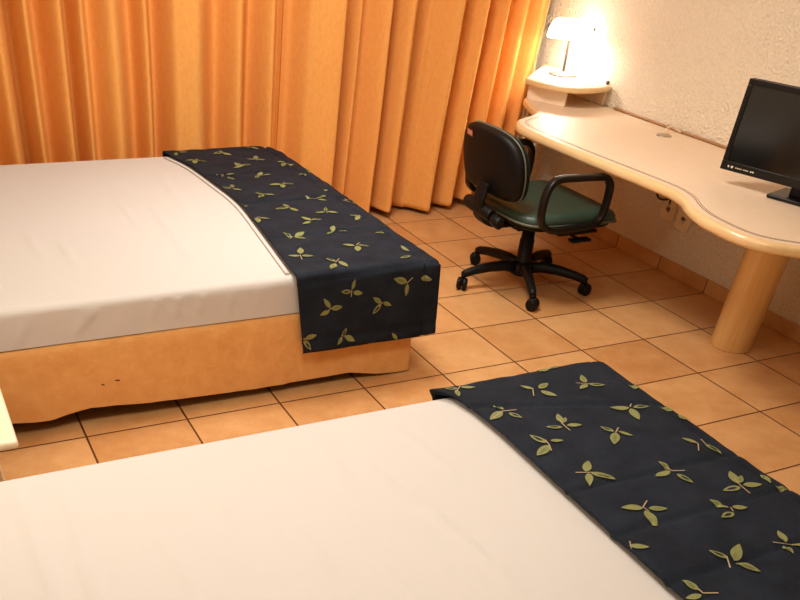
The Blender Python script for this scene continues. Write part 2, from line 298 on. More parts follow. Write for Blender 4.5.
def curtain(name, F, label, hem, edge=None):
    root = thing(name, label, 'curtain', ((F[0][0]+F[-1][0])/2, .21, 0), 0, 'orange curtain panels')
    ox, oy = root.location.x, root.location.y
    mb = MB(); xs = []
    for (a, _), (c, _) in zip(F, F[1:]):
        n = max(4, int((c-a)/.008))
        xs += [a+(c-a)*i/n for i in range(n)]
    xs.append(F[-1][0])
    zs = [0]+[.05, .1]+[.2+.1*i for i in range(23)]
    front, back = [], []
    for zi, z in enumerate(zs):
        rf, rb = [], []
        for x in xs:
            amp = 1+.25*fbm(x*3, 2, z*.5)+.15*(1-min(1, z))
            xx = x+sway(z)+.012*fbm(x*2.2, z*1.1, 5)*(1.2-min(1, z/2.3))
            y = min(.376, ybase(x)+lerp_table(F, x)*amp*(1.45+.4*max(0, min(1, (-.6-x)/.3)))+.006*fbm(x*9, z*2.5, 3))
            zz = z if zi else hem(x)
            rf.append(Vector((xx-ox, y-oy, zz))); rb.append(Vector((xx-ox, y-oy+.003, zz)))
        front.append(rf); back.append(rb)
    rows = [f+b_[::-1] for f, b_ in zip(front, back)]
    V = mb.grid(rows, M['curtain'], closed_v=True)
    mb.cap(V[0], M['curtain']) if False else None
    for a in (V[0], V[-1]):
        n = len(a)
        for i in range(n//2-1):
            f = mb.bm.faces.new((a[i], a[i+1], a[n-2-i], a[n-1-i])); f.material_index = 0
    mb.build('drape', root)
    if edge is not None:
        e = MB(); pts = []
        for z in zs[1:]:
            x = F[-1][0]
            xx = x+sway(z)+.012*fbm(x*2.2, z*1.1, 5)*(1.2-min(1, z/2.3))
            y = ybase(x)+lerp_table(F, x)*1.45+.006*fbm(x*9, z*2.5, 3)
            pts.append((xx-ox+.003, y-oy, z))
        e.tube(pts, .006, M['selvage'], 6); e.build('edge_band', root)
    # heading tape with hooks to the rail
    hb = MB(); hb.box(F[0][0]-ox, F[-1][0]-ox, -.035, .035, 2.36, 2.42, M['curtain'], .01); hb.build('heading', root)
    return root
def hem1(x): return .022+.012*fbm(x*4, 1)
def hem2(x): return .020+.012*fbm(x*5, 4)+(.02 if -1.32 < x < -1.1 else 0)+.03*max(0, min(1, (x+.75)/.3))
curtain('curtain', FOLDS, 'left orange curtain panel hanging in pleats behind the far bed', hem1)
curtain('curtain', FOLDS2, 'right orange curtain panel reaching the lamp corner behind the office chair', hem2, 1)
rl = MB(); rl.tube([(XL, .23, 2.44), (-.02, .25, 2.44)], .016, M['chrome'], 12)
tag(rl.build('curtain_rail'), 'metal curtain rail above both orange curtains', 'curtain rail')

# ------------------------------------------------------------------ beds
ZT = .457
def crease(x, y, c):
    ax, ay, bx, by, w, h = c
    dx, dy = bx-ax, by-ay; L2 = dx*dx+dy*dy
    t = ((x-ax)*dx+(y-ay)*dy)/L2
    if t < 0 or t > 1: return 0
    d = ((x-ax)*dy-(y-ay)*dx)/math.sqrt(L2)
    return h*math.exp(-(d/w)**2)*math.sin(PI*t)**.6
def mattress(mb, x0, x1, y0, y1, z0, z1, creases, side_creases):
    r = .028
    # cross profile (y,z) from back bottom over the top to front bottom
    def rounded(a, c, zb, zt):
        P = []
        for i in range(8): P.append((c, zb+(zt-r-zb)*i/8, 1))
        for i in range(6):
            t = PI/2*i/6; P.append((c-r+r*math.cos(t), zt-r+r*math.sin(t), 0))
        n = int((c-a-2*r)/.016)
        for i in range(n+1): P.append((c-r-(c-a-2*r)*i/n, zt, 2))
        for i in range(1, 6):
            t = PI/2*i/6; P.append((a+r-r*math.sin(t), zt-r+r*math.cos(t), 0))
        for i in range(9): P.append((a, zt-r-(zt-r-zb)*i/8, 3))
        return P
    prof = rounded(y0, y1, z0, z1)
    n = int((x1-x0)/.016); rows = []
    xs = [(x0, .028), (x0+.004, .014), (x0+.013, .004)]+[(x0+.028+(x1-x0-.056)*i/n, 0) for i in range(n+1)]+[(x1-.013, .004), (x1-.004, .014), (x1, .028)]
    for x, ins in xs:
        row = []
        for y, z, k in prof:
            yc = (y0+y1)/2
            yy = y-math.copysign(ins, y-yc) if abs(y-yc) > (y1-y0)/2-.06 else y
            zz = z-ins if z > z1-.05 else z
            if k == 2:
                zz += (.004*fbm(x*2.5, y*2.5)+sum(crease(x, y, c) for c in creases)) if x < x1-.62 else .001*fbm(x*2.5, y*2.5)
            if k == 3:
                yy -= .004*fbm(x*3, z*3, 7)+sum(crease(x, z, c) for c in side_creases)
            row.append(Vector((x, yy, zz)))
        rows.append(row)
    V = mb.grid(rows, M['sheet'], smooth=True)
    mb.cap([v for v in V[0]][::-1], M['sheet']); mb.cap(V[-1], M['sheet'])
    return mb

def skirt(mb, x0, x1, y0, y1, z1, hem, wob=1):
    """box base cover: top with rounded rim and four hanging sides"""
    out = []
    def seg(ax, ay, bx, by):
        L = math.hypot(bx-ax, by-ay); n = int(L/.02)
        for i in range(n): out.append((ax+(bx-ax)*i/n, ay+(by-ay)*i/n))
    r = .02
    seg(x0, y0, x1-r, y0)
    for i in range(5): t = -PI/2+PI/2*i/5; out.append((x1-r+r*math.cos(t), y0+r+r*math.sin(t)))
    seg(x1, y0+r, x1, y1); seg(x1, y1, x0, y1); seg(x0, y1, x0, y0)
    zs = [None, .1, .14, .18, .22, .26, z1-.03, z1-.012, z1-.003, z1]
    rows = []
    cx, cy = (x0+x1)/2, (y0+y1)/2
    for k, z in enumerate(zs):
        row = []
        for (x, y) in out:
            h = hem(x, y); zz = h if z is None else (h+(z-.0)*(z1-h)/z1)
            o = .006*fbm(x*4, y*4, zz*6)*wob*(1-zz/z1)+.004*fbm(x*11, y*11, zz*9)*(zz < z1-.02)
            o += .010*(1-zz/z1)
            if x > -2.75: o *= .25
            ins = (0, 0, 0, 0, 0, 0, 0, .004, .012, .03)[k]
            nx = (1 if x > x1-.021 else -1 if x < x0+.001 else 0); ny = (-1 if y < y0+.021 else 1 if y > y1-.001 else 0)
            row.append(Vector((x+nx*(o-ins), y+ny*(o-ins), zz)))
        rows.append(row)
    V = mb.grid(rows, M['skirt'], closed_v=True)
    mb.cap(V[-1], M['skirt'])

def lens(base, tip, w, n=9):
    """outline of a pointed leaf in (u,v)"""
    dx, dy = tip[0]-base[0], tip[1]-base[1]; L = math.hypot(dx, dy)
    ux, uy = dx/L, dy/L; px, py = -uy, ux; P = []
    for i in range(n+1):
        t = i/n; h = w*L*math.sin(PI*t**.8)**.85/2
        P.append((base[0]+ux*L*t+px*h, base[1]+uy*L*t+py*h))
    for i in range(n-1, 0, -1):
        t = i/n; h = w*L*math.sin(PI*t**.8)**.85/2
        P.append((base[0]+ux*L*t-px*h, base[1]+uy*L*t-py*h))
    return P
def runner(mb, surf, u_of, s0, s1, sprigs, thick=.013):
    """quilted cloth: surf(x,s)->(point, normal); u_of(s)->(xl,xr)"""
    nS = int((s1-s0)/.012); nU = 52
    top, bot = [], []
    for i in range(nS+1):
        s = s0+(s1-s0)*i/nS; xl, xr = u_of(s); rt, rb = [], []
        for j in range(nU+1):
            x = xl+(xr-xl)*j/nU
            p, n = surf(x, s); pb = surf(x, s, 0)[0]
            e = min(j, nU-j, i, nS-i)
            th = thick*(.5 if e == 0 else .9 if e == 1 else 1)
            rt.append(p); rb.append(pb-n*th if th > thick*.8 else pb-n*th*.5)
        top.append(rt); bot.append(rb)
    rows = [a+c[::-1] for a, c in zip(top, bot)]
    V = mb.grid(rows, M['quilt'], closed_v=True)
    for a in (V[0], V[-1]):
        n = len(a)
        for i in range(n//2-1):
            f = mb.bm.faces.new((a[i], a[i+1], a[n-2-i], a[n-1-i])); f.smooth = True
    bmesh.ops.recalc_face_normals(mb.bm, faces=mb.bm.faces)
    for k, (stem, leaves) in enumerate(sprigs):
        def put(P, m, off):
            pts = []
            for (x, s) in P:
                xl, xr = u_of(s)
                x = min(max(x, xl+.004), xr-.004); s = min(max(s, s0+.004), s1-.004)
                p, n = surf(x, s); pts.append(p+n*off)
            # fan about the centre so that it follows the cloth
            c = Vector((0, 0, 0))
            for p in pts: c += p
            c /= len(pts)
            for i in range(len(pts)):
                a, d = pts[i], pts[(i+1) % len(pts)]
                if (d-a).length < 1e-6: continue
                q = [c, a, d]
                nn = (q[1]-q[0]).cross(q[2]-q[0])
                pc, ncl = surf(sum(t[0] for t in P)/len(P), sum(t[1] for t in P)/len(P))
                if nn.dot(ncl) < 0: q = [c, d, a]
                mb.face(q, m)
        for li, lf in enumerate(leaves):
            bs, tp = lf[:2], lf[2:]
            L = math.hypot(tp[0]-bs[0], tp[1]-bs[1])
            if L < .012: continue
            if L > .07: tp = (bs[0]+(tp[0]-bs[0])*.07/L, bs[1]+(tp[1]-bs[1])*.07/L)
            put(lens(bs, tp, .40), M['leaf'], .0034)
            if (k+li) % 2 == 0:
                m0 = (bs[0]+(tp[0]-bs[0])*.22, bs[1]+(tp[1]-bs[1])*.22); m1 = (bs[0]+(tp[0]-bs[0])*.8, bs[1]+(tp[1]-bs[1])*.8)
                put(lens(m0, m1, .24, 6), M['quilt'] if (k+li) % 4 == 0 else M['leaf_dark'], .0044)
        if len(stem) > 1:
            for a, c in zip(stem, stem[1:]):
                L = math.hypot(c[0]-a[0], c[1]-a[1])
                if L < .004: continue
                px, py = -(c[1]-a[1])/L*.0016, (c[0]-a[0])/L*.0016
                put([(a[0]-px, a[1]-py), (c[0]-px, c[1]-py), (c[0]+px, c[1]+py), (a[0]+px, a[1]+py)], M['stem'], .0040)

def drape_surface(yb, yf, ztop, xf, quilts, flap, seed):
    """bed runner lying over the mattress: s is distance across the bed (s = y on top)"""
    r = .028
    def base(s):
        if s < yf+r:      # front bend and drop
            a = (yf+r-s)/r
            if a < PI/2:
                return Vector((0, yf+r-r*math.sin(a), ztop-r+r*math.cos(a))), Vector((0, -math.sin(a), math.cos(a)))
            d = (a-PI/2)*r
            return Vector((0, yf-.02*min(1, d/.25), ztop-r-d)), Vector((0, -1, 0))
        if s > yb-r:
            a = (s-yb+r)/r
            if a < PI/2:
                return Vector((0, yb-r+r*math.sin(a), ztop-r+r*math.cos(a))), Vector((0, math.sin(a), math.cos(a)))
            d = (a-PI/2)*r
            return Vector((0, yb, ztop-r-d)), Vector((0, 1, 0))
        return Vector((0, s, ztop)), Vector((0, 0, 1))
    def pos(x, s, w_=1):
        p, n = base(s); q = 0
        for s0, sl in quilts:
            q -= .008*math.exp(-((s-s0-sl*(x+2.3))/.010)**2)
        q += .005*fbm(x*7, s*7, seed)+.003*fbm(x*16, s*16, seed)
        q -= .010*math.exp(-((x-xf-.012)/.011)**2)
        q *= w_
        p = p+n*q; p.x = x
        if x > xf:
            w = n.z if n.z > 0 else 0
            p.z -= flap(x-xf)*w
            if w < .5: p.y += flap(x-xf)*.3
        return p
    def surf(x, s, w_=1):
        e = .003; p = pos(x, s, w_)
        if not w_: return p, None
        n = (pos(x+e, s)-pos(x-e, s)).cross(pos(x, s+e)-pos(x, s-e))
        n.normalize()
        return p, n
    return surf
# ---- far bed
FAR = dict(x0=-4.25, x1=-2.125, y0=-1.91, y1=-.075)
def hem_far(x, y):
    if y < FAR['y0']+.03:
        t = [(-4.25,.07),(-3.88,.068),(-3.77,.052),(-3.70,.050),(-3.62,.064),(-3.55,.073),(-3.32,.056),(-2.90,.040),(-2.58,.040),(-2.44,.042),(-2.30,.014),(-2.18,.006),(-2.13,.010)]
        for (a, va), (c, vc) in zip(t, t[1:]):
            if a <= x <= c: return va+(vc-va)*(x-a)/(c-a)
        return .02
    return .018+.008*fbm(x*4, y*4)
bed1 = thing('bed', 'far bed beside the curtains, white sheet over an orange valance', 'bed', (-3.2, -1.0, 0), 0, 'hotel beds')
def under(root, mb, name):
    o = mb.build(name, root); o.matrix_parent_inverse = Matrix.Translation(root.location).inverted(); return o
mb = MB(); skirt(mb, FAR['x0'], FAR['x1']-.005, FAR['y0']-.007, FAR['y1']-.012, .322, hem_far)
# small dark stain marks woven into the valance face
for x, z, l in ((-3.497,.163,.012),(-3.445,.171,.02)):
    mb.face([(x, -1.9385, z), (x+l, -1.9385, z-.003), (x+l, -1.9385, z+.002), (x+l*.3, -1.9385, z+.005)], M['stain'])
under(bed1, mb, 'valance')
mb = MB(); mattress(mb, FAR['x0']+.005, FAR['x1'], FAR['y0'], FAR['y1'], .323, ZT,
    [(-2.98,-0.85,-3.02,-1.7,0.008,0.0102),(-3.11,-0.8,-3.1,-1.25,0.008,0.0068),(-3.56,-1.1,-3.55,-1.5,0.0096,0.0068),(-3.46,-1.2,-3.44,-1.62,0.0096,0.0068),(-2.8,-0.3,-2.86,-1.2,0.016,0.0051)],
    [(-3.47,0.46,-3.555,0.335,0.0056,0.0102),(-3.43,0.455,-3.535,0.35,0.0056,0.0102),(-3.68,0.43,-3.76,0.33,0.0064,0.0085),(-3.14,0.47,-3.18,0.35,0.0048,0.0102),(-3.045,0.46,-3.09,0.35,0.0048,0.0102),(-2.93,0.46,-2.97,0.35,0.0048,0.0085),(-3.22,0.45,-3.27,0.36,0.0064,0.0068),(-2.82,0.44,-2.86,0.36,0.0064,0.0051)])
under(bed1, mb, 'mattress')

# folded sheet hem showing as a pale strip beside the runner
mb = MB(); hp = smooth_path([(x-.016, y, ZT+.004) for y, x in [(-1.875,-2.687),(-1.458,-2.640),(-1.012,-2.596),(-.682,-2.608),(-.35,-2.634),(-.13,-2.684)]], 8)
mb.tube(hp, 1, M['sheet'], 8, sq=(.009, .0035)); under(bed1, mb, 'sheet_hem')

# ---- near bed
NEAR = dict(x0=-4.25, x1=-2.02, y0=-4.79, y1=-2.955)
bed2 = thing('bed', 'near bed in the foreground, white sheet filling the bottom of the view', 'bed', (-3.1, -3.87, 0), 0, 'hotel beds')
mb = MB(); skirt(mb, NEAR['x0'], NEAR['x1']-.005, NEAR['y0']-.012, NEAR['y1']-.012, .322, lambda x, y: .018+.008*fbm(x*4, y*4))
under(bed2, mb, 'valance')
mb = MB(); mattress(mb, NEAR['x0']+.005, NEAR['x1'], NEAR['y0'], NEAR['y1'], .323, ZT,
    [(-3.885,-2.98,-3.872,-3.75,0.0096,0.0119),(-3.78,-3.05,-3.8,-3.75,0.008,0.0119),(-3.1,-3.08,-3.1,-3.34,0.0096,0.0085),(-3.025,-3.2,-2.98,-3.45,0.008,0.0085),(-3.31,-3.4,-3.29,-3.66,0.0096,0.0068),
     (-3.42,-3.2,-3.43,-3.4,0.008,0.0068),(-2.97,-3.35,-2.92,-3.85,0.0096,0.0068),(-2.86,-3.05,-2.8,-3.4,0.0096,0.0051),(-3.18,-3.6,-3.14,-3.95,0.0096,0.0068),(-3.6,-3.3,-3.59,-3.7,0.016,0.0051)], [])
under(bed2, mb, 'mattress')

# ---- runners
EDGE_FAR = [(-2.4,-2.667),(-1.95,-2.692),(-1.857,-2.686),(-1.458,-2.640),(-1.012,-2.596),(-.682,-2.608),(-.35,-2.634),(-.1,-2.690),(.3,-2.70)]
def lin(tab, s):
    for (a, va), (c, vc) in zip(tab, tab[1:]):
        if s <= c: return va+(vc-va)*max(0, min(1, (s-a)/(c-a)))
    return tab[-1][1]
def u_far(s): return lin(EDGE_FAR, s), lin([(-3,-2.045),(-1.6,-2.04),(-.8,-2.028),(-.12,-2.045),(-.06,-2.075),(-.03,-2.10),(.2,-2.12)], s)+.006*fbm(s*3, 1)
surf_far = drape_surface(-.040, -1.947, ZT+.018, -2.125, [(-1.945,.05),(-2.185,.0),(-1.5,.02),(-1.02,.02),(-.55,.02)], lambda d: d*.12+.9*d*d, 1)
r1 = MB(); runner(r1, surf_far, u_far, -2.232, .12, [(s, l) for s, l in SPRIG_FAR])
o = r1.build('bed_runner', recalc=False)
tag(o, 'dark navy leaf-print runner across the foot of the far bed', 'bed runner', 'navy leaf-print bed runners')
def u_near(s):
    return lin([(-5,-2.60),(-4.0,-2.603),(-3.54,-2.596),(-3.24,-2.590),(-3.10,-2.596),(-3.0,-2.614),(-2.955,-2.652),(-2.93,-2.655),(-2.90,-2.635),(-2.80,-2.62)], s), lin([(-5,-1.915),(-3.05,-1.915),(-2.99,-1.945),(-2.95,-1.995),(-2.92,-2.03),(-2.80,-2.05)], s)+.008*fbm(s*3, 9)
surf_near = drape_surface(-2.925, -4.84, ZT+.020, -2.03, [(-3.17,-.30),(-3.575,-.02),(-3.77,-.01),(-3.966,-.01),(-4.3,0)], lambda d: 6*d*d if d < .07 else .0294+(d-.07)*1.1, 5)
near = list(SPRIG_NEAR)
for stem, leaves in SPRIG_NEAR:     # the print goes on past the edge of the view
    sh = lambda p: (p[0], p[1]-1.12)
    near.append(([sh(p) for p in stem], [sh(l[:2])+sh(l[2:]) for l in leaves]))
r2 = MB(); runner(r2, surf_near, u_near, -5.0, -2.80, near)
o = r2.build('bed_runner', recalc=False)
tag(o, 'dark navy leaf-print runner across the foot of the near bed, bottom right', 'bed runner', 'navy leaf-print bed runners')

# ------------------------------------------------------------------ nightstand
ns = thing('nightstand', 'pale cream nightstand between the two beds, only its corner showing', 'nightstand', (-4.06, -2.45, 0))
mb = MB(); mb.box(-.22, .212, -.362, .34, .445, .47, M['cream'], .010, 3); mb.build('top', ns)
mb = MB(); mb.box(-.21, .13, -.30, .30, .06, .444, M['cream'], .004); mb.box(-.2, .11, -.28, .28, 0, .06, M['cream']); mb.build('body', ns)
mb = MB(); mb.box(.130, .146, -.28, .28, .26, .43, M['cream'], .004); dr = mb.build('drawer', ns)
mb = MB(); mb.lathe([(.006, 0), (.006, .012), (.014, .016), (.015, .024), (.009, .029)], M['chrome'], (.146, 0, .345), 16, Matrix.Rotation(PI/2, 4, 'Y')); mb.build('knob', dr)

# ------------------------------------------------------------------ desk
ZD = .665
desk = thing('desk', 'pale beech built-in desk with curved edge and corner shelf along the right wall', 'desk', (-.5, -1.4, 0))
def dk(mb, name, par=None):
    o = mb.build(name, par or desk)
    o.matrix_parent_inverse = (Matrix.Translation(desk.location)).inverted() if par is None else Matrix.Identity(4)
    return o
OUT = [(-.006,.28),(-.025,.28),(-.42,-.10),(-.442,-.14),(-.512,-.295),(-.552,-.41),(-.60,-.475),(-.666,-.528),(-.755,-.575),(-.825,-.625),(-.872,-.695),(-.898,-.785),
       (-.905,-.90),(-.905,-1.15),(-.902,-1.35),(-.890,-1.60),(-.878,-1.86),(-.882,-1.96),(-.912,-2.06),(-.965,-2.15),(-1.005,-2.235),(-1.03,-2.32),(-1.042,-2.42),(-1.045,-2.50),
       (-1.035,-2.57),(-1.008,-2.63),(-.96,-2.69),(-.86,-2.77),(-.65,-2.88),(-.4,-2.95),(-.15,-2.985),(-.006,-2.985)]
curve = smooth_path([(x, y, 0) for x, y in OUT[3:]], 5)
outline = [Vector((x, y, 0)) for x, y in OUT[:3]]+curve
mb = MB(); mb.prism([(p.x, p.y) for p in outline], ZD-.042, ZD, M['beech'], .017, 5, M['beech_edge']); dk(mb, 'desktop')
mb = MB()
cl = smooth_path([(x, y, 0) for x, y in OUT[7:31]], 6)
def offset(path, d):
    r = []
    for i, p in enumerate(path):
        t = (path[min(i+1, len(path)-1)]-path[max(i-1, 0)]).normalized()
        r.append(p+Vector((-t.y, t.x, 0))*d)
    return r
for d, w in ((.050, .0045), (.062, .003)):
    a, c = offset(cl, d), offset(cl, d+w)
    mb.grid([[Vector((p.x, p.y, ZD-.001)), Vector((p.x, p.y, ZD+.0007)), Vector((q.x, q.y, ZD+.0007)), Vector((q.x, q.y, ZD-.001))] for p, q in zip(a, c)], M['inlay'], closed_v=True, smooth=False)
dk(mb, 'inlay_line')
mb = MB(); mb.lathe([(.098, 0), (.102, .004), (.102, .612), (.108, .618), (.108, ZD-.043)], M['beech_leg'], (-.40, -2.21, 0), 48); dk(mb, 'leg')
mb = MB(); mb.box(-.016, -.002, -2.98, -.47, ZD+.0005, ZD+.011, M['batten'], .003); dk(mb, 'back_batten')
SH = [(-.005,.28),(-.02,.28),(-.44,-.12),(-.467,-.16),(-.452,-.28),(-.410,-.365),(-.33,-.450),(-.23,-.470),(-.13,-.455),(-.05,-.425),(-.005,-.40)]
sc = smooth_path([(x, y, 0) for x, y in SH[2:]], 5)
so = [Vector((x, y, 0)) for x, y in SH[:2]]+sc
mb = MB(); mb.prism([(p.x, p.y) for p in so], .742, .770, M['beech'], .009, 4, M['beech_edge']); dk(mb, 'corner_shelf')
def upright(ax, ay, bx, by, z0, z1, m, t=.018):
    L = math.hypot(bx-ax, by-ay); q = Matrix.Translation((ax, ay, 0)) @ Matrix.Rotation(math.atan2(by-ay, bx-ax), 4, 'Z')
    mb = MB(); mb.box(0, L, 0, t, z0, z1, m, .002, 1, q); return mb
dk(upright(-.326, -.405, -.470, -.150, ZD+.0005, .7415, M['beech']), 'shelf_divider') if False else None
dk(upright(-.435, -.150, -.315, -.375, ZD+.0005, .7415, M['beech']), 'shelf_divider')
dk(upright(-.02, .22, -.02, -.37, ZD+.0005, .7415, M['beech'], .016), 'shelf_back_panel')
dk(upright(-.36, -.10, -.08, .17, .0, ZD-.043, M['beech_leg']), 'side_panel')
mb = MB(); mb.lathe([(.010, 0), (.010, .004), (.013, .010), (.009, .017), (.004, .019)], M['darkmetal'], (-.03, -.385, .770), 16); dk(mb, 'shelf_stud')
mb = MB(); mb.lathe([(.042, 0), (.042, .003), (.036, .005), (.012, .0052), (.004, .0045)], M['chrome'], (-.168, -1.10, ZD+.0003), 28)
dk(mb, 'cable_grommet')
mb = MB(); mb.tube(smooth_path([(-.135,-1.072,ZD+.014),(-.11,-1.055,ZD+.024),(-.075,-1.05,ZD+.026),(-.045,-1.06,ZD+.016),(-.028,-1.08,ZD+.0075)], 5), .006, M['palecable'], 8)
tag(mb.build('cable_end'), 'short pale cable end by the grommet on the desk, at the wall', 'cable')

# ------------------------------------------------------------------ desk lamp
LX, LY = -.145, -.085
lamp = thing('desk_lamp', 'white glass shade desk lamp, lit, on the corner shelf', 'lamp', (LX, LY, .7705), math.radians(-35))
mb = MB(); mb.lathe([(.088, 0), (.090, .004), (.084, .009), (.030, .014), (.014, .020)], M['lampmetal'], (0, 0, 0), 36); mb.build('base', lamp)
mb = MB(); mb.lathe([(.0085, .016), (.0085, .200), (.012, .203), (.012, .212), (.006, .215)], M['lampmetal'], (0, 0, 0), 20); mb.build('pole', lamp)
def rrect(a, c, r, z, n=6):
    P = []
    for sx, sy, t0 in ((1, 1, 0), (-1, 1, PI/2), (-1, -1, PI), (1, -1, 1.5*PI)):
        for i in range(n+1):
            t = t0+PI/2*i/n; P.append(Vector((sx*(a-r)+r*math.cos(t), sy*(c-r)+r*math.sin(t), z)))
    return P
mb = MB()
outer = [(.136, .082, .035, .178), (.137, .083, .035, .181), (.131, .077, .034, .205), (.122, .066, .034, .232), (.110, .050, .03, .252), (.095, .032, .02, .262), (.07, .014, .012, .266)]
rows = [rrect(*p) for p in outer]; inner = [[Vector((v.x*.955, v.y*.94, v.z-.004)) for v in rw] for rw in rows]
inner[0] = [Vector((v.x*.96, v.y*.95, v.z)) for v in rows[0]]
allr = inner[::-1]+rows
V = mb.grid(allr, M['shade'], closed_v=True); mb.cap(V[-1], M['shade'], True); mb.cap(V[0][::-1], M['shade'], True)
shd = mb.build('lamp_shade', lamp)
for sx in (-1, 1):
    mb = MB(); mb.lathe([(.004, 0), (.004, .008), (.009, .011), (.010, .018), (.005, .023)], M['darkmetal'], (sx*.121, 0, .226), 14, Matrix.Rotation(sx*PI/2, 4, 'Y')); mb.build('finial', shd)
mb = MB(); mb.lathe([(.010, 0), (.022, .01), (.022, .03), (.012, .04)], M['bulb'], (.0, .0, .216), 14); 
bl = mb.build('bulb', lamp)
mb = MB(); mb.tube(smooth_path([(-.085,-.155,.7745),(-.06,-.20,.7740),(-.03,-.19,.7740),(-.012,-.13,.774),(-.009,-.05,.775),(-.008,.05,.80),(-.006,-.02,.86),(-.004,-.046,.881)], 6), .0028, M['palecable'], 7)
o = mb.build('power_cord', lamp); o.matrix_parent_inverse = (Matrix.Translation(lamp.location) @ Matrix.Rotation(math.radians(-35), 4, 'Z')).inverted()
mb = MB(); mb.lathe([(.008, 0), (.008, .004), (.004, .007)], M['darkmetal'], (0, -.046, .888), 12, Matrix.Rotation(-PI/2, 4, 'Y'))
tag(mb.build('wall_screw'), 'small dark screw in the wall beside the lamp pole', 'screw')
mb = MB()
pp = [(-.39,-.16),(-.425,-.26),(-.388,-.285),(-.365,-.372),(-.29,-.415),(-.17,-.405),(-.065,-.37),(-.075,-.215),(-.20,-.19),(-.30,-.155)]
mb.prism(pp, .7708, .7725, M['paper'])
tag(mb.build('paper_leaflet'), 'white paper sheet lying on the corner shelf in front of the lamp', 'paper')

# ------------------------------------------------------------------ television
TR = math.atan2(-.956, .293)
tv = thing('television', 'black flat television on its stand at the right end of the desk', 'television', (-.573, -1.916, ZD+.001), TR)
W, ZB, ZTT = .76, .055, .385
mb = MB(); mb.box(0, W, .0065, .032, ZB, ZTT, M['black'], .005, 2); mb.box(.12, W-.12, .03, .055, ZB+.06, ZTT-.05, M['black'], .012, 2); mb.build('casing', tv)
mb = MB()
for x0, x1, z0, z1 in ((0, W, ZTT-.022, ZTT), (0, W, ZB, ZB+.034), (0, .022, ZB+.034, ZTT-.022), (W-.022, W, ZB+.034, ZTT-.022)):
    mb.box(x0, x1, -.004, .006, z0, z1, M['black_gloss'], .002, 2)
bz = mb.build('bezel', tv)
mb = MB(); mb.box(.021, W-.021, .001, .005, ZB+.033, ZTT-.021, M['screen']); mb.build('screen', tv)
mb = MB(); x = .035
for w, h, g in ((.007,.007,.009),(.010,.008,.012),(.006,.003,.003),(.004,.004,.003),(.007,.003,.003),(.005,.003,.007),(.006,.003,.003),(.005,.004,.003),(.008,.003,.010),(.006,.005,.003),(.008,.005,.0)):
    mb.box(x, x+w, -.0052, -.0036, ZB+.0165-h/2, ZB+.0165+h/2, M['pale']); x += w+g
mb.build('bezel_marks', bz)
mb = MB(); mb.box(.262, .505, -.022, .165, .0, .016, M['black_gloss'], .006, 3); mb.build('stand_base', tv)
mb = MB(); mb.box(.335, .43, .034, .064, .014, ZB+.09, M['black'], .006, 2); mb.build('stand_neck', tv)

# ------------------------------------------------------------------ wall outlets and cable
def outlet(y0, y1, z0, z1, label):
    t = thing('wall_outlet', label, 'outlet', (0, (y0+y1)/2, z0), 0, 'outlets under the desk')
    w, h = y1-y0, z1-z0
    mb = MB(); mb.box(-.014, 0, -w/2, w/2, 0, h, M['outlet'], .004, 2); pl = mb.build('cover_plate', t)
    mb = MB(); mb.lathe([(.020, 0), (.022, .003), (.020, .004), (.017, .001)], M['outlet'], (-.013, 0, h/2), 20, Matrix.Rotation(-PI/2, 4, 'Y')); mb.build('socket', t)
    mb = MB()
    for s in (-1, 1): mb.box(-.0165, -.0135, s*.009-.002, s*.009+.002, h/2-.002, h/2+.006, M['cable'])
    mb.build('slots', t)
outlet(-1.20, -1.09, .255, .365, 'square cream wall outlet under the desk, the one nearer the chair')
outlet(-1.335, -1.225, .235, .345, 'square cream wall outlet under the desk, the one nearer the round leg')
mb = MB(); mb.tube(smooth_path([(-.02,-1.04,.615),(-.03,-1.03,.50),(-.03,-1.02,.40),(-.03,-1.05,.352),(-.03,-1.10,.348),(-.018,-1.14,.36),(-.016,-1.145,.335)], 6), .005, M['cable'], 8)
tag(mb.build('power_cable'), 'dark power cable looping under the desk into the outlet', 'cable')

# ------------------------------------------------------------------ office chair
ch = thing('office_chair', 'dark green swivel office chair with black arms at the desk', 'office chair', (-1.01, -1.16, 0))
CY = .015
def sup(a, c, e, n=56, cx=0, cy=0, taper=0):
    P = []
    for k in range(n):
        t = 2*PI*k/n; x = math.copysign(abs(math.cos(t))**e, math.cos(t)); y = math.copysign(abs(math.sin(t))**e, math.sin(t))
        P.append((cx+a*x, cy+c*y*(1+taper*x)))
    return P
def seat_layer(mb, levels, m, crown=0, dish=0):
    rows = []
    for ins, z, cr in levels:
        rows.append([Vector((x, y, z+cr*(-.018*max(0, (x-.22)/.15)**2))) for x, y in sup(.305-ins, .315-ins, .42, cx=.075, cy=CY, taper=.04)])
    V = mb.grid(rows, m, closed_v=True); return V
mb = MB()
lv = [(.035,.366,0),(.012,.370,0),(0,.380,1),(-.004,.395,1),(0,.412,1),(.012,.424,1),(.035,.431,1),(.08,.433,.6),(.15,.429,.2),(.24,.426,0)]
V = seat_layer(mb, lv, M['green']); mb.cap(V[-1], M['green'], True); mb.cap(V[0][::-1], M['green']); mb.build('seat', ch)
mb = MB(); P = [(x, y) for x, y in sup(.312, .322, .42, cx=.075, cy=CY, taper=.04)]
mb.tube([(x, y, .386-.016*max(0, (x-.22)/.15)**2) for x, y in P], .0055, M['piping'], 6, closed=True); mb.build('seat_piping', ch)
mb = MB(); V = seat_layer(mb, [(.10,.338,0),(.05,.344,0),(.02,.356,0),(.016,.366,0)], M['black']); mb.cap(V[-1], M['black']); mb.cap(V[0][::-1], M['black']); mb.build('seat_pan', ch)
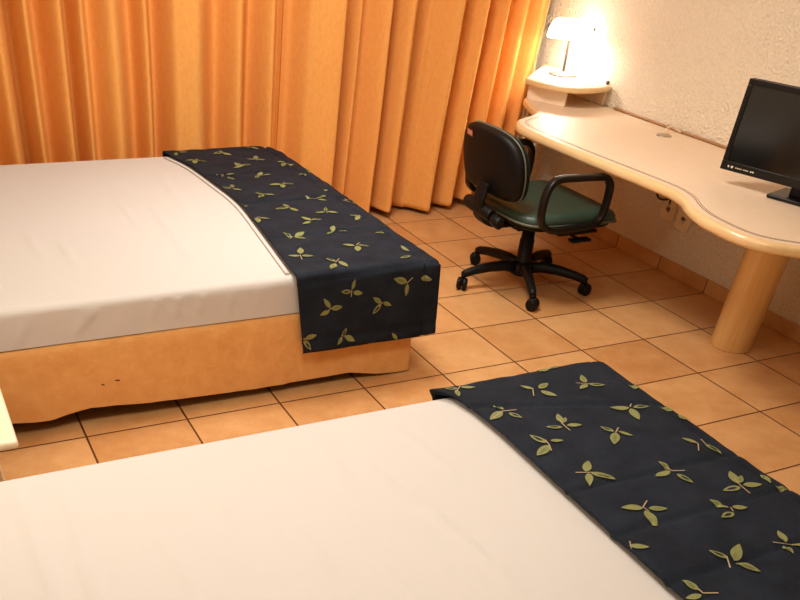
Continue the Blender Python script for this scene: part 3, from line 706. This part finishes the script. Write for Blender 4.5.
# backrest
BW = [(.462,.02),(.463,.12),(.466,.19),(.476,.24),(.498,.268),(.53,.283),(.58,.292),(.63,.288),(.675,.272),(.708,.24),(.731,.19),(.743,.12),(.747,.03)]
right = smooth_path([(w*.91, z, 0) for z, w in BW], 4)
BY = CY+.03
ring = [(p.x, p.y) for p in right]+[(-p.x, p.y) for p in right[::-1]]
def bx(y, z): return -.262-.18*(z-.46)+.42*y*y
def back_loft(layers, m, capf=True):
    mb = MB(); rows = []
    for d, sc_ in layers:
        row = []
        for w, z in ring:
            y = w*sc_; zz = .605+(z-.605)*sc_
            row.append(Vector((bx(y, zz)+d, BY+y, zz)))
        rows.append(row)
    V = mb.grid(rows, m, closed_v=True)
    # dished end faces as concentric rings
    for vs, d, s0, flip in ((rows[0], layers[0][0], layers[0][1], True), (rows[-1], layers[-1][0], layers[-1][1], False)):
        rr = [vs]
        for q in (.75, .5, .25, .04):
            rr.append([Vector((bx(w*s0*q, .605+(z-.605)*s0*q)+d, BY+w*s0*q, .605+(z-.605)*s0*q)) for w, z in ring])
        U = mb.grid(rr, m, closed_v=True)
        mb.cap(U[-1], m, True)
    bmesh.ops.remove_doubles(mb.bm, verts=mb.bm.verts, dist=.0003)
    return mb
back_loft([(-.040,.86),(-.036,.94),(-.026,.985),(-.012,1),(0,.995)], M['black']).build('backrest_shell', ch)
back_loft([(.001,.985),(.012,1.0),(.026,.995),(.038,.96),(.046,.88)], M['green_back']).build('backrest_cushion', ch)
mb = MB(); mb.tube([(bx(w*1.0, z)+.004, BY+w*1.003, .605+(z-.605)*1.003) for w, z in ring[1:-1:2]], .0042, M['piping'], 6, closed=True); mb.build('backrest_piping', ch)
mb = MB()
def on_back(y, z, d=-.0425): return Vector((bx(y, z)+d, BY+y, z))
def decal(y0, y1, z0, z1, m, d): mb.grid([[on_back(y, z, d) for z in (z0, (z0+z1)/2, z1)] for y in [y0+(y1-y0)*i/6 for i in range(7)]], m)
decal(.115, .182, .682, .708, M['badge'], -.0428)
for k in range(3):
    y = .165-k*.017
    decal(y-.009, y, .689, .692, M['pale'], -.0434); decal(y-.0085, y-.006, .689, .702, M['pale'], -.0436)
    decal(y-.009, y, .699, .702, M['pale'], -.0434)
    if k == 1: decal(y-.003, y, .689, .702, M['pale'], -.0436)
mb.build('badge', ch)
# arms: closed loops
for sy in (-1, 1):
    y = CY+sy*.345; mb = MB()
    loop = [(.178,.580),(.195,.550),(.196,.475),(.18,.415),(.13,.388),(.0,.380),(-.12,.382),(-.185,.415),(-.200,.47),(-.195,.54),(-.170,.587),(-.12,.604),(.0,.604),(.10,.602),(.150,.598)]
    pts = smooth_path([(x, y-(sy*.02 if z < .38 else 0), z) for x, z in loop], 5, closed=True)
    mb.tube(pts, 1, M['armpad'], 14, closed=True, sq=(.022, .014)); mb.build('armrest', ch)
    
# mechanism
mb = MB(); mb.box(-.13, .16, CY-.09, CY+.09, .300, .340, M['black'], .012, 2); mb.build('tilt_mechanism', ch)
for sy in (-1, 1):
    mb = MB(); mb.box(-.05, .20, CY+sy*.30-.03, CY+sy*.30+.03, .343, .356, M['black'], .004, 1); mb.build('arm_plate', ch)
mb = MB(); mb.tube(smooth_path([(-.10,CY,.322),(-.24,CY,.325),(-.325,CY,.36),(-.345,CY,.43),(-.335,CY,.49),(-.332,CY,.52)], 5), 1, M['black'], 12, sq=(.045, .011)); mb.build('back_support', ch)
mb = MB(); mb.tube([(-.325, CY+.14, .405), (-.325, CY+.13, .405), (-.325, CY-.10, .395), (-.325, CY-.11, .395)], [.026, .030, .030, .026], M['black'], 16); mb.build('back_bracket', ch)
mb = MB(); mb.tube([(-.325, CY-.115, .385), (-.325, CY-.125, .385), (-.325, CY-.185, .382), (-.325, CY-.195, .382)], [.02, .026, .028, .02], M['black'], 14); mb.build('adjusting_knob', ch)
mb = MB(); mb.tube([(.06, CY-.08, .322), (.09, CY-.2, .318), (.11, CY-.30, .312)], .007, M['black'], 8); mb.box(.05, .17, CY-.335, CY-.285, .303, .317, M['black'], .005, 2); mb.build('height_lever', ch)
mb = MB(); mb.lathe([(.046, .070), (.046, .115), (.041, .125), (.040, .235), (.036, .238), (.034, .300), (.03, .305)], M['black'], (0, 0, 0), 28); mb.build('gas_column', ch)
mb = MB(); mb.lathe([(.05, .058), (.064, .066), (.066, .108), (.055, .122), (.046, .124)], M['black'], (0, 0, 0), 28); mb.build('base_hub', ch)
for k in range(5):
    a = math.radians(173.5-72*k); ca, sa = math.cos(a), math.sin(a)
    mb = MB(); pr = [(.045,.098,.030),(.11,.108,.028),(.20,.106,.025),(.29,.094,.022),(.345,.082,.021),(.368,.074,.017)]
    mb.tube([(r*ca, r*sa, z) for r, z, _ in pr], [q[2] for q in pr], M['black'], 14); lg = mb.build('base_leg', ch)
    cx, cy = .362*ca, .362*sa; b_ = a+.9
    rot = Matrix.Translation((cx, cy, 0)) @ Matrix.Rotation(b_, 4, 'Z')
    mb = MB()
    for sy in (-1, 1):
        q = rot @ Matrix.Translation((.008, sy*.016, .031)) @ Matrix.Rotation(PI/2, 4, 'X')
        mb.lathe([(.016, -.011), (.028, -.010), (.031, -.006), (.031, .006), (.028, .010), (.016, .011)], M['black'], (0, 0, 0), 20, q)
    mb.box(-.016, .030, -.006, .006, .022, .062, M['black'], .004, 1, rot)
    mb.lathe([(.008, .055), (.012, .06), (.012, .078)], M['black'], (cx, cy, 0), 12)
    mb.build('caster', lg)

# ------------------------------------------------------------------ lights
def point(name, loc, power, col, r):
    d = bpy.data.lights.new(name, 'POINT'); d.energy = power; d.color = col; d.shadow_soft_size = r
    o = bpy.data.objects.new(name, d); C.objects.link(o); o.location = loc
def area(name, loc, power, col, size, rot=(0, 0, 0)):
    d = bpy.data.lights.new(name, 'AREA'); d.energy = power; d.color = col; d.size = size; d.shape = 'DISK'
    o = bpy.data.objects.new(name, d); C.objects.link(o); o.location = loc; o.rotation_euler = rot
point('lamp_light', (LX, LY, .965), 9, (1, .93, .84), .04)
point('bedside_light', (-4.05, -2.75, 1.40), 13, (1, .94, .86), .12)
area('ceiling_fill', (-2.25, -1.4, 2.45), 58, (1, .935, .85), .9)  # soft fill added overhead out of view, no known fixture
area('ceiling_fill', (-3.1, -3.6, 2.45), 27, (1, .935, .85), .9)  # second added fill disc, evens the brightness between the beds
w = bpy.data.worlds.new('room_air'); bpy.context.scene.world = w; w.use_nodes = True
w.node_tree.nodes['Background'].inputs['Color'].default_value = (1, .85, .7, 1)
w.node_tree.nodes['Background'].inputs['Strength'].default_value = .05

# ------------------------------------------------------------------ camera
cd = bpy.data.cameras.new('camera'); cam = bpy.data.objects.new('camera', cd); C.objects.link(cam)
cd.sensor_width = 36; cd.lens = 748.3513/800*36
cd.shift_x = (400-371.8383)/800; cd.shift_y = (672.2606-300)/800
cd.clip_start = .05
yaw, pit, rol = .5199832930127585, .8157349227825288, .08520578642035591
fw = Vector((math.sin(yaw)*math.cos(pit), math.cos(yaw)*math.cos(pit), -math.sin(pit)))
rt = Vector((math.cos(yaw), -math.sin(yaw), 0)); up = rt.cross(fw)
r2_ = rt*math.cos(rol)+up*math.sin(rol); u2_ = -rt*math.sin(rol)+up*math.cos(rol)
mw = Matrix((r2_, u2_, -fw)).transposed().to_4x4(); mw.translation = Vector((-9.646766118656437, -12.07049927221968, 3.886964159359403))*.4
cam.matrix_world = mw
sc_ = bpy.context.scene; sc_.camera = cam
vs = sc_.view_settings; vs.view_transform = 'Standard'; vs.look = 'None'; vs.gamma = 1; vs.exposure = 0.1; vs.use_curve_mapping = False
